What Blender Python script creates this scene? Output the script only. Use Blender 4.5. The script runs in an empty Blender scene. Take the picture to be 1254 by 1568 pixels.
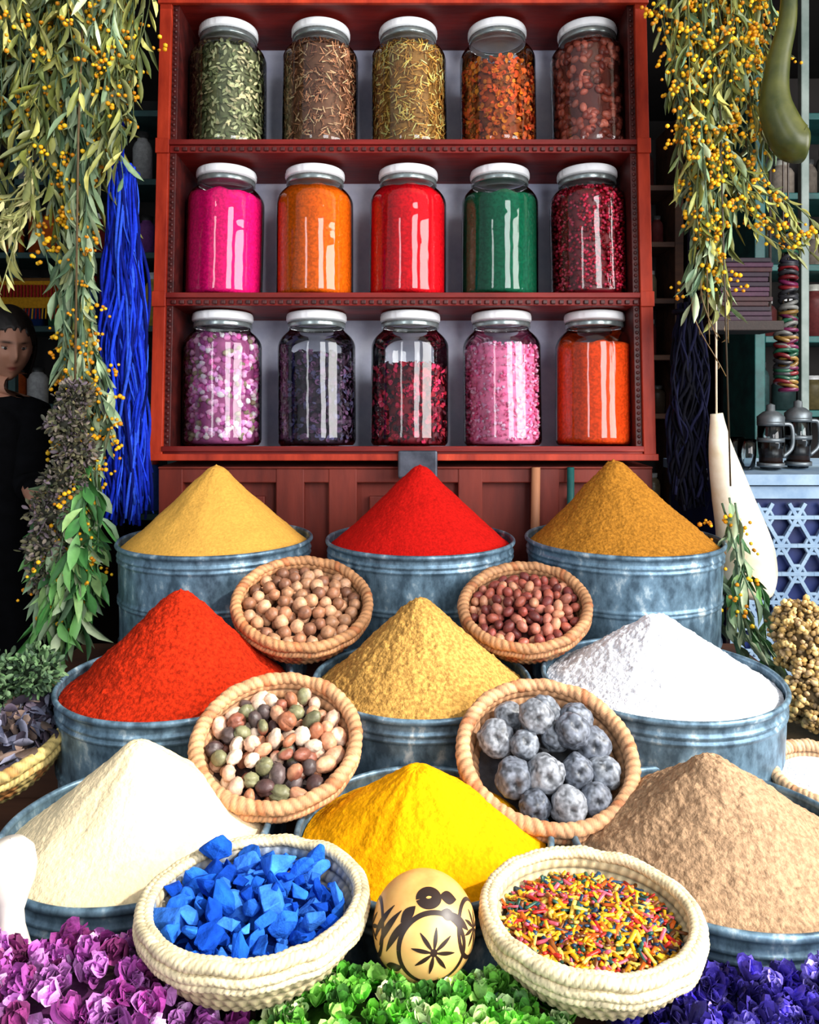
import bpy, bmesh, math, random
import numpy as np
from mathutils import Vector, Matrix, noise
rng=np.random.default_rng(7); random.seed(7)
sc=bpy.context.scene
sc.view_settings.view_transform='Standard'
sc.view_settings.look='None'
U=lambda a,b:float(rng.uniform(a,b))

def C(r,g,b):
    def f(c):
        c/=255.0
        return c/12.92 if c<=0.04045 else ((c+0.055)/1.055)**2.4
    return (f(r),f(g),f(b))

# ---------------------------------------------------------------- mesh builder
class MB:
    def __init__(s): s.V=[];s.F=[];s.C=[];s.M=[];s.S=[];s.n=0
    def add(s,V,F,col=(1,1,1),mat=0,smooth=True):
        V=np.asarray(V,float).reshape(-1,3)
        c=np.asarray(col,float)
        if c.ndim==1: c=np.tile(c[:3],(len(V),1))
        s.V.append(V); s.C.append(c)
        n=s.n
        s.F.extend([tuple(i+n for i in f) for f in F])
        s.M+=[mat]*len(F); s.S+=[smooth]*len(F); s.n+=len(V)
    def inst(s,T,pos,rot,scale,col,mat=0,smooth=True):
        V=(T[0]*np.asarray(scale,float))@np.asarray(rot).T+np.asarray(pos,float)
        s.add(V,T[1],col,mat,smooth)
    def box(s,x0,x1,y0,y1,z0,z1,col=(1,1,1),mat=0,rot=None,piv=None):
        V=np.array([(x,y,z) for x in(x0,x1) for y in(y0,y1) for z in(z0,z1)],float)
        if rot is not None:
            p=np.array(piv if piv is not None else V.mean(0)); V=(V-p)@np.array(rot).T+p
        F=[(0,1,3,2),(4,6,7,5),(0,4,5,1),(2,3,7,6),(0,2,6,4),(1,5,7,3)]
        s.add(V,F,col,mat,False)
    def build(s,name,mats,parent=None,loc=(0,0,0),rot=(0,0,0),bevel=0):
        me=bpy.data.meshes.new(name)
        V=np.concatenate(s.V); me.from_pydata(V.tolist(),[],s.F)
        me.polygons.foreach_set('material_index',s.M)
        me.polygons.foreach_set('use_smooth',s.S)
        a=me.color_attributes.new('Col','FLOAT_COLOR','POINT')
        cc=np.ones((len(V),4)); cc[:,:3]=np.concatenate(s.C)
        a.data.foreach_set('color',cc.ravel())
        for m in (mats if isinstance(mats,(list,tuple)) else [mats]): me.materials.append(m)
        me.update()
        o=bpy.data.objects.new(name,me); sc.collection.objects.link(o)
        o.location=loc; o.rotation_euler=rot
        if parent: o.parent=parent
        if bevel:
            b=o.modifiers.new('bev','BEVEL'); b.width=bevel; b.segments=2; b.limit_method='ANGLE'
        return o

def empty(name,loc=(0,0,0),rot=(0,0,0)):
    o=bpy.data.objects.new(name,None); o.empty_display_size=.05
    o.location=loc; o.rotation_euler=rot; sc.collection.objects.link(o); return o

def rrot():
    q=rng.normal(size=4); q/=np.linalg.norm(q); w,x,y,z=q
    return np.array([[1-2*(y*y+z*z),2*(x*y-z*w),2*(x*z+y*w)],[2*(x*y+z*w),1-2*(x*x+z*z),2*(y*z-x*w)],[2*(x*z-y*w),2*(y*z+x*w),1-2*(x*x+y*y)]])
def dirrot(d,up=None):
    d=np.asarray(d,float); d=d/np.linalg.norm(d)
    if up is None: up=rng.normal(size=3)
    b=np.cross(d,up); b/=np.linalg.norm(b)+1e-9
    n=np.cross(b,d)
    return np.stack([d,b,n],axis=1)
def rz(a): c,s=math.cos(a),math.sin(a); return np.array([[c,-s,0],[s,c,0],[0,0,1]])
def ry(a): c,s=math.cos(a),math.sin(a); return np.array([[c,0,s],[0,1,0],[-s,0,c]])
def rx(a): c,s=math.cos(a),math.sin(a); return np.array([[1,0,0],[0,c,-s],[0,s,c]])

def lathe(prof,seg=48):
    p=np.array(prof,float); n=len(p)
    th=np.linspace(0,2*np.pi,seg,endpoint=False)
    V=np.zeros((n,seg,3)); V[:,:,0]=p[:,0:1]*np.cos(th); V[:,:,1]=p[:,0:1]*np.sin(th); V[:,:,2]=p[:,1:2]
    F=[(i*seg+j,i*seg+(j+1)%seg,(i+1)*seg+(j+1)%seg,(i+1)*seg+j) for i in range(n-1) for j in range(seg)]
    return V.reshape(-1,3),F
def tube(P,R,seg=8,flat=1.0):
    P=np.asarray(P,float); n=len(P); R=np.ones(n)*R if np.isscalar(R) else np.asarray(R,float)
    T=np.gradient(P,axis=0); T/=np.linalg.norm(T,axis=1)[:,None]+1e-9
    up=np.array([0.0,1.0,0.03]) if abs(T[0][1])<.9 else np.array([1.0,0,0.03])
    th=np.linspace(0,2*np.pi,seg,endpoint=False); V=[]
    for i in range(n):
        a=np.cross(T[i],up); a/=np.linalg.norm(a)+1e-9; b=np.cross(a,T[i]); up=b
        V.append(P[i]+R[i]*(np.outer(np.cos(th),a)+flat*np.outer(np.sin(th),b)))
    V=np.concatenate(V)
    F=[(i*seg+j,i*seg+(j+1)%seg,(i+1)*seg+(j+1)%seg,(i+1)*seg+j) for i in range(n-1) for j in range(seg)]
    F.append(tuple(range(seg))[::-1]); F.append(tuple((n-1)*seg+j for j in range(seg)))
    return V,F
def spline(pts,n=24):
    pts=np.asarray(pts,float); m=len(pts)
    P=np.vstack([2*pts[0]-pts[1],pts,2*pts[-1]-pts[-2]]); out=[]
    for t in np.linspace(0,m-1,n):
        i=min(int(t),m-2); u=t-i; a,b,c,d=P[i],P[i+1],P[i+2],P[i+3]
        out.append(.5*((2*b)+(-a+c)*u+(2*a-5*b+4*c-d)*u*u+(-a+3*b-3*c+d)*u**3))
    return np.array(out)
def ico(sub,fn=None):
    bm=bmesh.new(); bmesh.ops.create_icosphere(bm,subdivisions=sub,radius=1)
    V=np.array([v.co[:] for v in bm.verts]); F=[tuple(v.index for v in f.verts) for f in bm.faces]; bm.free()
    if fn is not None: V=np.array([fn(v) for v in V])
    return V,F
def chunk(seed,n=11,asp=(1,.82,.7)):
    r=np.random.default_rng(seed); bm=bmesh.new()
    if seed%3==1:
        for sx in(-1,1):
            for sy in(-1,1):
                for sz in(-1,1):
                    bm.verts.new(np.array([sx*.8,sy*.62,sz*.5])*r.uniform(.45,1.2,size=3)+r.normal(size=3)*.14)
    for _ in range(n if seed%3!=1 else 3):
        d=r.normal(size=3); d/=np.linalg.norm(d); bm.verts.new(d*r.uniform(.7,1.05)*np.array(asp))
    bmesh.ops.convex_hull(bm,input=bm.verts)
    for v in [v for v in bm.verts if not v.link_faces]: bm.verts.remove(v)
    bmesh.ops.dissolve_limit(bm,angle_limit=.22,verts=bm.verts,edges=bm.edges)
    bmesh.ops.bevel(bm,geom=bm.edges[:],offset=.05,segments=1,affect='EDGES')
    bmesh.ops.triangulate(bm,faces=bm.faces[:])
    bmesh.ops.subdivide_edges(bm,edges=[e for e in bm.edges if e.calc_length()>.3],cuts=2,use_grid_fill=True)
    bmesh.ops.triangulate(bm,faces=bm.faces[:])
    bm.verts.index_update(); bm.verts.ensure_lookup_table()
    V=np.array([v.co[:] for v in bm.verts]); F=[tuple(v.index for v in f.verts) for f in bm.faces]; bm.free()
    V=np.array([v*(1+.10*noise.noise(Vector(v*2.6)+Vector((seed*2.0,0,0)))+.04*noise.noise(Vector(v*8)+Vector((seed*2.0,0,0)))) for v in V]); return V,F
ICO1=ico(1); ICO2=ico(2); ICO3=ico(3)
def leafT(curl=.18,fold=.15,wp=(0,.7,1,.75,0),n=5):
    V=[];F=[]
    for i,t in enumerate(np.linspace(0,1,n)):
        w=wp[i]; z=-curl*t*t
        V+=[(t,-w,z+fold*w),(t,0,z),(t,w,z+fold*w)]
    for i in range(n-1):
        a=i*3; F+=[(a,a+1,a+4,a+3),(a+1,a+2,a+5,a+4)]
    return np.array(V,float),F
LEAF=leafT(); LEAF2=leafT(-.2,.1); PETAL=leafT(-.45,.3,(.25,.8,1,.85,.35))
PETAL2=leafT(-.5,.55,(.2,.75,1,.9,.5))
def rod():
    return tube([(-.5,0,0),(-.2,0,0),(.2,0,0),(.5,0,0)],1.0,6)
RODT=rod()

# ---------------------------------------------------------------- materials
def M(name,c1,c2=None,scale=20,rough=.6,metal=0,bump=0,bscale=200,bdist=.002,attr=False,stretch=(1,1,1),c3=None,spec=.4,sss=0,vor=False,lo=.35,hi=.65,sheen=0,a_lo=.72,a_hi=1.12):
    m=bpy.data.materials.new(name); m.use_nodes=True; nt=m.node_tree; N=nt.nodes; L=nt.links
    b=N['Principled BSDF']; b.inputs['Roughness'].default_value=rough; b.inputs['Metallic'].default_value=metal
    b.inputs['Specular IOR Level'].default_value=spec
    if sheen: b.inputs['Sheen Weight'].default_value=sheen
    if sss: b.inputs['Subsurface Weight'].default_value=sss; b.inputs['Subsurface Radius'].default_value=(.01,.005,.003)
    tc=N.new('ShaderNodeTexCoord'); mp=N.new('ShaderNodeMapping'); mp.inputs['Scale'].default_value=stretch
    L.new(tc.outputs['Object'],mp.inputs['Vector'])
    no=N.new('ShaderNodeTexNoise'); no.inputs['Scale'].default_value=scale; no.inputs['Detail'].default_value=6; no.inputs['Roughness'].default_value=.62
    L.new(mp.outputs[0],no.inputs['Vector'])
    cr=N.new('ShaderNodeValToRGB'); e=cr.color_ramp.elements
    if c2 is None: c2=c1
    if attr: c1a,c2a=(a_lo,)*3,(a_hi,)*3
    else: c1a,c2a=c1,c2
    e[0].position=lo; e[0].color=(*c1a,1); e[1].position=hi; e[1].color=(*c2a,1)
    if c3: x=e.new(min(.98,hi+.13)); x.color=(*c3,1)
    L.new(no.outputs['Fac'],cr.inputs['Fac'])
    if attr:
        at=N.new('ShaderNodeAttribute'); at.attribute_name='Col'
        mx=N.new('ShaderNodeMix'); mx.data_type='RGBA'; mx.blend_type='MULTIPLY'; mx.inputs['Factor'].default_value=1
        L.new(at.outputs['Color'],mx.inputs[6]); L.new(cr.outputs['Color'],mx.inputs[7]); L.new(mx.outputs[2],b.inputs['Base Color'])
    else: L.new(cr.outputs['Color'],b.inputs['Base Color'])
    if bump:
        bn=N.new('ShaderNodeTexVoronoi' if vor else 'ShaderNodeTexNoise'); bn.inputs['Scale'].default_value=bscale
        if not vor: bn.inputs['Detail'].default_value=4
        L.new(mp.outputs[0],bn.inputs['Vector'])
        bp=N.new('ShaderNodeBump'); bp.inputs['Strength'].default_value=bump; bp.inputs['Distance'].default_value=bdist
        L.new(bn.outputs[0],bp.inputs['Height']); L.new(bp.outputs['Normal'],b.inputs['Normal'])
    return m

def glassM(name,tint=(1,1,1),ior=1.5,rough=.02):
    m=bpy.data.materials.new(name); m.use_nodes=True; nt=m.node_tree; N=nt.nodes; L=nt.links
    N.remove(N['Principled BSDF']); out=N['Material Output']
    t=N.new('ShaderNodeBsdfTransparent'); t.inputs[0].default_value=(*tint,1)
    g=N.new('ShaderNodeBsdfGlossy'); g.inputs['Roughness'].default_value=rough
    fr=N.new('ShaderNodeFresnel'); fr.inputs['IOR'].default_value=ior
    no=N.new('ShaderNodeTexNoise'); no.inputs['Scale'].default_value=11; tc=N.new('ShaderNodeTexCoord'); L.new(tc.outputs['Object'],no.inputs['Vector'])
    bp=N.new('ShaderNodeBump'); bp.inputs['Strength'].default_value=.45; bp.inputs['Distance'].default_value=.004; L.new(no.outputs[0],bp.inputs['Height'])
    L.new(bp.outputs[0],g.inputs['Normal']); L.new(bp.outputs[0],fr.inputs['Normal'])
    mx=N.new('ShaderNodeMixShader'); L.new(fr.outputs[0],mx.inputs[0]); L.new(t.outputs[0],mx.inputs[1]); L.new(g.outputs[0],mx.inputs[2]); L.new(mx.outputs[0],out.inputs[0])
    return m

m_glass=glassM('jar_glass',(.98,.99,.985),ior=1.56)
m_red=M('red_painted_wood',C(120,24,12),C(190,60,32),16,.5,bump=.5,bscale=60,stretch=(1,1,.25),c3=C(226,120,80),spec=.25,lo=.3,hi=.68)
m_redh=M('red_painted_wood_horizontal',C(84,15,13),C(138,33,26),14,.5,bump=.5,bscale=60,stretch=(.2,1,1),c3=C(190,80,60),spec=.25)
m_dark=M('dark_wood_beads',C(48,13,13),C(84,24,20),30,.5)
m_back=M('rack_backboard',C(176,180,206),C(222,224,240),6,.7)
m_white=M('white_lid',C(225,228,232),C(245,246,248),10,.35)
m_tin=M('jar_neck_band',C(120,130,130),C(170,180,180),20,.25,metal=.7)
m_galv=M('galvanized_zinc',C(66,88,104),C(112,142,162),38,.42,metal=.40,bump=.25,bscale=40,c3=C(196,212,218),stretch=(1,1,.6),lo=.38,hi=.58)
m_attr=M('varied_matte',(1,1,1),attr=True,scale=60,rough=.7,bump=.3,bscale=150)
m_attrs=M('varied_satin',(1,1,1),attr=True,scale=60,rough=.38,bump=.15,bscale=150)
m_leaf=M('leaf',(1,1,1),attr=True,scale=30,rough=.5)
m_petal=M('dried_petal',(1,1,1),attr=True,scale=90,rough=.55,bump=.5,bscale=140,bdist=.003,a_lo=.6,a_hi=1.3)
m_nut=M('nut_shell',(1,1,1),attr=True,scale=90,rough=.45,bump=.45,bscale=120,a_lo=.62,a_hi=1.2)
m_wick=M('wicker',(1,1,1),attr=True,scale=70,rough=.65,bump=.4,bscale=160)
m_wood=M('old_brown_wood',C(52,30,20),C(92,56,36),10,.7,bump=.3,bscale=60,stretch=(.2,1,1))
m_cab=M('cabinet_red_wood',C(78,22,16),C(128,46,32),8,.6,bump=.4,bscale=50,stretch=(1,1,.2),c3=C(60,22,18))
m_yarn=M('yarn',(1,1,1),attr=True,scale=120,rough=.85,spec=.1)
m_teal=M('teal_paint',C(12,62,62),C(26,96,92),12,.5)
m_wallr=M('shop_wall',C(16,13,13),C(30,24,22),5,.8)
m_floor=M('stone_floor',C(44,38,34),C(76,66,58),6,.8,bump=.3,bscale=20)

# ---------------------------------------------------------------- room shell
def simple_box(name,b,mat,bevel=0):
    mb=MB(); mb.box(*b); return mb.build(name,mat,bevel=bevel)
simple_box('floor',(-3,3,-3,4.3,-.05,0),m_floor)
simple_box('wall_back',(-3,3,4.2,4.3,0,2.9),m_wallr)
simple_box('wall_left',(-3.0,-2.9,2.3,4.2,0,2.9),m_wallr)
simple_box('wall_right',(2.9,3.0,2.3,4.2,0,2.9),m_wallr)
simple_box('ceiling',(-3,3,1.9,4.3,2.9,2.96),m_wallr)
simple_box('awning_beam',(-2.0,3.6,1.74,1.86,2.66,2.76),m_wood,.005)
def awning():
    mb=MB(); nx,ny=80,30; V=[]
    for i in range(nx+1):
        for j in range(ny+1):
            u=i/nx; v=j/ny
            x=.05+3.5*u; yf=.74+.10*math.sin(u*17)+.06*math.sin(u*41)
            y=1.80+(yf-1.80)*v; z=2.775+.10*v-.06*math.sin(math.pi*v)+.012*math.sin(u*40)
            V.append((x,y,z))
    F=[(i*(ny+1)+j,(i+1)*(ny+1)+j,(i+1)*(ny+1)+j+1,i*(ny+1)+j+1) for i in range(nx) for j in range(ny)]
    mb.add(V,F)
    m=bpy.data.materials.new('awning_cloth'); m.use_nodes=True; nt=m.node_tree; N=nt.nodes; L=nt.links
    N.remove(N['Principled BSDF'])
    d=N.new('ShaderNodeBsdfDiffuse'); t=N.new('ShaderNodeBsdfTranslucent'); mx=N.new('ShaderNodeMixShader'); mx.inputs[0].default_value=.45
    w=N.new('ShaderNodeTexNoise'); w.inputs['Scale'].default_value=6; cr=N.new('ShaderNodeValToRGB'); cr.color_ramp.elements[0].color=(.62,.56,.46,1); cr.color_ramp.elements[1].color=(.86,.82,.72,1)
    L.new(w.outputs[0],cr.inputs[0]); L.new(cr.outputs[0],d.inputs[0]); L.new(cr.outputs[0],t.inputs[0])
    L.new(d.outputs[0],mx.inputs[1]); L.new(t.outputs[0],mx.inputs[2]); L.new(mx.outputs[0],N['Material Output'].inputs[0])
    mb.build('cloth_awning',m)
awning()

# ---------------------------------------------------------------- display stand
mb=MB()
mb.box(-.80,.80,1.49,1.92,0,.835)
mb.box(-1.0,1.0,1.125,1.488,0,.68)
mb.box(-.80,.80,.765,1.123,0,.62)
mb.box(-.80,.80,.50,.763,0,.855)
for i in range(9):
    x=-.78+i*.19; mb.box(x,x+.17,.488,.499,.02,.83)
mb.build('stepped_display_stand',m_wood,bevel=.004)

# ---------------------------------------------------------------- cabinet under the rack
mb=MB()
mb.box(-.62,.60,1.965,2.28,0,1.26)
for x0,x1 in [(-.62,-.56),(-.33,-.26),(-.20,-.13),(.12,.18),(.30,.37),(.54,.60)]:
    mb.box(x0,x1,1.935,1.965,.8,1.26)
mb.box(-.62,.60,1.937,1.965,1.225,1.26); mb.box(-.62,.60,1.937,1.965,.8,.87)
for x0,x1 in [(-.53,-.36),(-.10,.09),(.40,.51)]:
    mb.box(x0,x1,1.950,1.965,.90,1.19)
mb.box(-.62,.60,1.93,2.18,1.26,1.2655)
mb.build('wooden_cabinet',m_cab,bevel=.004)
V,F=tube([(.308,1.921,.836),(.307,1.921,1.06),(.31,1.921,1.265)],.011,12); mb=MB(); mb.add(V,F)
mb.build('wooden_pole',M('pale_wood',C(150,96,66),C(190,130,92),14,.6,stretch=(1,1,.2)))
mb=MB(); V,F=tube([(.395,1.921,.836),(.395,1.921,1.265)],.009,10); mb.add(V,F); mb.build('teal_rod',m_teal)
mb=MB(); mb.box(-.028,.068,1.890,1.901,1.24,1.308); mb.build('metal_tag',M('dull_metal',C(60,64,74),C(96,100,112),15,.4,metal=.6),bevel=.012)

# ---------------------------------------------------------------- spice rack
AL=math.radians(4); Y0,Z0=1.915,1.286
S=[0,.3786,.7663,1.154]
def rackpt(x,y,z):
    c,s=math.cos(AL),math.sin(AL); return (x,Y0+y*c+z*s,Z0-y*s+z*c)
mb=MB()
XL,XR=-.6335,.6016
for (a,b,sg) in [(XL,XL+.030,1),(XR-.030,XR,-1)]:
    mb.box(a,b,-.006,.235,0,1.24,mat=0)
    i0=b if sg>0 else a-.016
    mb.box(i0,i0+.016,.006,.235,0,1.2,mat=2)
    for k in range(84):
        z=.012+k*.0143
        V=ICO1[0]*np.array([.0055,.004,.0058])+np.array([i0+.008,.005,z]); mb.add(V,ICO1[1],mat=2)
for k,z in enumerate(S):
    mb.box(XL+.0305,XR-.0305,.0,.235,z,z+.030,mat=1)
    mb.box(XL+.030,XR-.030,-.010,.0,z+.018,z+.031,mat=1)
    if k in(1,2):
        for j in range(58):
            x=XL+.045+j*.0204
            mb.box(x,x+.011,-.007,0,z+.003,z+.013,mat=2)
    else:
        mb.box(XL-.004,XR+.004,-.012,.0,z-.004,z+.012,mat=0)
    for xx in (XL+.006,XR-.024):
        if k in(1,2): mb.box(xx-.008,xx+.026,-.012,-.004,z-.004,z+.034,mat=0)
mb.box(XL+.01,XR-.01,.236,.248,.0,1.22,mat=3)
mb.build('wooden_spice_rack',[m_red,m_redh,m_dark,m_back],loc=(0,Y0,Z0),rot=(-AL,0,0),bevel=.0022)

# ---------------------------------------------------------------- glass jars
JH,JR=.345,.1005
def jar_r(z):
    t=z/JH
    if t<.045: return JR*(.90+.10*math.sin(min(1,t/.045)*math.pi/2))
    if t<.74: return JR
    if t<.865:
        u=(t-.74)/.125; return .070+(JR-.070)*math.cos(u*math.pi/2)**.75
    return .070
m_pow={}
def powderM(key,c,dark=.66,br=1.16,bs=210,bump=.9,sc_=150,ref=None):
    if key in m_pow: return m_pow[key]
    m=M('powder_'+key,tuple(v*dark for v in c),tuple(min(1,v*br) for v in c),sc_,.95,bump=bump,bscale=bs,bdist=.004,spec=.08,lo=.40,hi=.60)
    m_pow[key]=m; return m
def rc(cols,var=.18):
    c=np.array(cols[int(rng.integers(len(cols)))],float); return np.clip(c*U(1-var,1+var*1.3),0,1)
BUD=ico(2,lambda v:v*(1+.18*math.sin(v[0]*5+1)*math.sin(v[1]*6)+.12*math.sin(v[2]*8)))
BEAN=ico(2,lambda v:np.array([v[0],v[1]*.72,v[2]*.6]))
def contents(kind,cols,fill,par,core=None):
    mb=MB(); top=fill*JH
    cols=[tuple(np.clip(np.array(c)*1.5,0,1)) for c in cols] if kind!='powder' else cols
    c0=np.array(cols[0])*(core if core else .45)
    prof=[(0.0001,.006)]+[(jar_r(z)-.0045,z) for z in np.linspace(.006,top-.004,26)]+[((jar_r(top)-.0045)*k,top+.004*(1-k)) for k in(.93,.7,.4,.0001)]
    V,F=lathe(prof,56)
    for i in range(len(V)):
        if V[i,2]>top-.03: V[i,2]+=.012*noise.noise(Vector((V[i,0]*25,V[i,1]*25,len(cols)+fill)))
    if kind=='powder':
        mb.add(V,F,c0)
        key='jar_'+'_'.join('%d'%int(x*255) for x in cols[0]); mb.build('contents',powderM(key,cols[0],.78,1.2,130,.7,140),parent=par); return
    V[:,:2]*=.88
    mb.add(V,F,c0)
    def surf(ri,zz=None):
        th=U(0,2*math.pi)
        if U(0,1)<.84:
            z=U(.016,top); r=jar_r(z)-ri; n=np.array([math.cos(th),math.sin(th),0])
            return np.array([r*n[0],r*n[1],z]),n
        r=math.sqrt(U(0,1))*(jar_r(top)-ri-.004); return np.array([r*math.cos(th),r*math.sin(th),top+U(0,.006)]),np.array([0,0,1.])
    def put(T,p,R,s,c):
        V=(T[0]*np.asarray(s,float))@np.asarray(R).T+p
        lim=np.array([jar_r(max(.004,min(z,JH*.9)))-.0022 for z in V[:,2]]); rr=np.hypot(V[:,0],V[:,1]); k=np.minimum(1,lim/np.maximum(rr,1e-6))
        V[:,:2]*=k[:,None]; V[:,2]=np.maximum(V[:,2],.005); mb.add(V,T[1],c)
    if kind=='herb':
        for _ in range(1600):
            p,n=surf(U(.007,.013)); d=np.cross(n,rng.normal(size=3))+.15*rng.normal(size=3)
            put(LEAF if U(0,1)<.5 else LEAF2,p,dirrot(d,n),(U(.012,.022),U(.0025,.0045),.006),rc(cols,.4))
    elif kind=='twig':
        for _ in range(1800):
            p,n=surf(U(.006,.012)); d=np.cross(n,rng.normal(size=3))+.08*rng.normal(size=3)
            r=U(.0007,.0018); put(RODT,p,dirrot(d,n),(U(.012,.028),r,r),rc(cols,.4))
    elif kind=='bean':
        for _ in range(620):
            p,n=surf(U(.0125,.018)); d=np.cross(n,rng.normal(size=3))
            s=U(.0115,.0138); put(BEAN,p,dirrot(d,n),(s,s,s),rc(cols,.25))
    elif kind=='ball':
        for _ in range(2500):
            p,n=surf(U(.0075,.009)); s=U(.0036,.0050); put(ICO1,p,np.eye(3),(s,s,s),rc(cols,.3))
    elif kind=='bud':
        for _ in range(1000):
            p,n=surf(U(.0125,.016)); s=U(.0074,.0100); put(BUD,p,rrot(),(s,s*.8,s*.8),rc(cols,.28))
    elif kind=='petal':
        for _ in range(1500):
            p,n=surf(U(.009,.015)); d=np.cross(n,rng.normal(size=3))+.25*rng.normal(size=3)
            put(PETAL2,p,dirrot(d,n),(U(.010,.017),U(.004,.008),.009),rc(cols,.35))
    elif kind=='crystal':
        CH=[chunk(q) for q in (2,3,5,6)]
        for _ in range(1300):
            p,n=surf(U(.008,.012)); s=U(.0050,.0085)
            put(CH[int(rng.integers(4))],p,rrot(),(s,s,s),rc(cols,.22))
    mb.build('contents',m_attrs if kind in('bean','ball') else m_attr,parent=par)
def jar(i,row,kind,cols,fill,core=None):
    x=-.482+i*.2405+U(-.003,.003)
    x+=[-.0,-.006,0][row]
    e=empty('glass_jar',rackpt(x,.108,S[2-row]+.0305),(-AL,0,U(-.2,.2)))
    prof=[(0.001,.002),(JR*.8,.002)]+[(jar_r(z),z) for z in np.linspace(.002,.92*JH,44)]
    V,F=lathe(prof,64); mb=MB(); mb.add(V,F); mb.build('glass',m_glass,parent=e)
    mb=MB()
    V,F=lathe([(.071,.885*JH),(.0745,.885*JH),(.0755,.895*JH),(.0745,.91*JH),(.0755,.925*JH),(.071,.926*JH)],48); mb.add(V,F,mat=1)
    pr=[(.0001,.992*JH),(.05,.992*JH),(.068,.992*JH),(.073,.999*JH),(.0765,.992*JH),(.0775,.975*JH),(.0775,.945*JH),(.076,.937*JH),(.0001,.937*JH)]
    V,F=lathe(pr,96)
    a=np.arctan2(V[:,1],V[:,0]); k=(np.hypot(V[:,0],V[:,1])>.0772); V[k,:2]*=(1+.012*np.sign(np.sin(a[k]*48)))[:,None]
    mb.add(V,F,mat=0); mb.build('lid',[m_white,m_tin],parent=e)
    contents(kind,cols,fill,e,core)
jar(0,0,'herb',[C(124,128,88),C(158,160,120),C(84,92,60),C(180,170,130)],.79)
jar(1,0,'twig',[C(140,92,62),C(184,128,92),C(96,56,40),C(206,166,126)],.82)
jar(2,0,'twig',[C(176,126,54),C(214,164,80),C(130,86,34),C(230,194,120)],.80)
jar(3,0,'petal',[C(184,80,16),C(220,120,26),C(120,60,14),C(200,76,30)],.64)
jar(4,0,'bean',[C(124,54,42),C(154,76,60),C(96,40,34),C(180,100,82)],.84)
jar(0,1,'powder',[C(240,20,120)],.80)
jar(1,1,'powder',[C(226,104,10)],.84)
jar(2,1,'powder',[C(222,14,30)],.84)
jar(3,1,'powder',[C(16,98,68)],.78)
jar(4,1,'ball',[C(150,8,30),C(190,20,60),C(110,4,20),C(210,60,90)],.82)
jar(0,2,'bud',[C(186,90,150),C(216,136,186),C(150,70,130),C(220,200,200),C(124,116,92),C(214,160,190)],.80)
jar(1,2,'petal',[C(52,28,50),C(84,54,84),C(28,18,34),C(70,64,96)],.66)
jar(2,2,'petal',[C(150,18,40),C(90,16,34),C(50,14,26),C(200,40,80)],.58)
jar(3,2,'crystal',[C(220,116,156),C(232,146,178),C(214,96,142),C(232,176,198)],.74,.9)
jar(4,2,'powder',[C(236,82,24)],.76)

# ---------------------------------------------------------------- zinc tubs with powder cones
def tub(x,y,z,R,ch,col,key,base,pk=(0,0),p=1.08,gr=1.0,mott=(.7,1.15)):
    e=empty('zinc_spice_tub',(x,y,z)); H=z-base-.0008
    pr2=[]
    for zz in np.linspace(-H+.008,-.012,110):
        r=R*(.945+.035*(zz+H)/H)
        for c in (-.024,-.034,-.112,-.120,-.205): r+=.0036*math.exp(-((zz-c)/.0026)**2)
        pr2.append((r,zz))
    rim=[(R*.98+.004*math.cos(a)+.002,-.004+.005*math.sin(a)) for a in np.linspace(-1.4,math.pi+.9,12)]
    prof=[(.001,-H),(R*.93,-H)]+pr2+rim+[(R*.962,-.02),(R*.955,-.06)]
    V,F=lathe(prof,96)
    for i in range(len(V)):
        a=math.atan2(V[i,1],V[i,0]); k=1+.006*noise.noise(Vector((math.cos(a)*2.5+x*9,math.sin(a)*2.5,V[i,2]*12))); V[i,:2]*=k
    mb=MB(); mb.add(V,F); mb.build('tub',m_galv,parent=e)
    nr,ns=130,300; Rp=R*.955
    V=[];sd=x*13+y*7
    for i in range(nr+1):
        t=i/nr; r=t*Rp
        for j in range(ns):
            a=2*math.pi*j/ns
            px,py=r*math.cos(a),r*math.sin(a)
            h=ch*((1-t)**p) - (.009)*math.exp(-(t/.06)**2)
            ed=min(1,(1-t)*6+.15)
            h+=.0045*noise.noise(Vector((px*18+sd,py*18,h*18)))*min(1,t*5)*ed
            h+=.0028*gr*noise.noise(Vector((px*62+sd,py*62,h*62)))*(1-.4*t)
            n2=noise.noise(Vector((px*150+sd,py*150,h*150))); h+=.0024*gr*n2*(abs(n2)+.35)
            h+=.0034*math.sin(a*9+3*noise.noise(Vector((px*9,py*9,sd))))*noise.noise(Vector((a*2,sd,0)))*t*(1-t)*4
            k=(1-t)**1.3
            V.append((px+pk[0]*k,py+pk[1]*k,h-.014))
    F=[(i*ns+j,i*ns+(j+1)%ns,(i+1)*ns+(j+1)%ns,(i+1)*ns+j) for i in range(nr) for j in range(ns)]
    mb=MB(); mb.add(V,F); mb.build('powder_cone',powderM(key,col,mott[0],mott[1],210,.30+.42*gr,170),parent=e)
tub(-.419,1.70,1.135,.206,.181,C(228,170,76),'ginger',.835,gr=.35,mott=(.88,1.05))
tub(.023,1.70,1.135,.203,.181,C(188,20,14),'paprika',.835,gr=.5,mott=(.82,1.1))
tub(.462,1.70,1.135,.209,.193,C(172,114,38),'curry',.835,pk=(-.02,0),gr=.9)
tub(-.385,1.299,.98,.188,.168,C(170,36,10),'chili',.68,pk=(.006,0),gr=1.0,mott=(.62,1.2))
tub(.02,1.299,.98,.179,.153,C(190,144,74),'cumin',.68,gr=1.15,mott=(.62,1.2))
tub(.414,1.294,.985,.193,.121,C(228,230,238),'salt',.68,pk=(-.005,0),gr=1.2,mott=(.86,1.1))
tub(-.333,.962,.92,.160,.125,C(232,210,170),'garlic',.62,gr=.4,mott=(.90,1.06))
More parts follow.
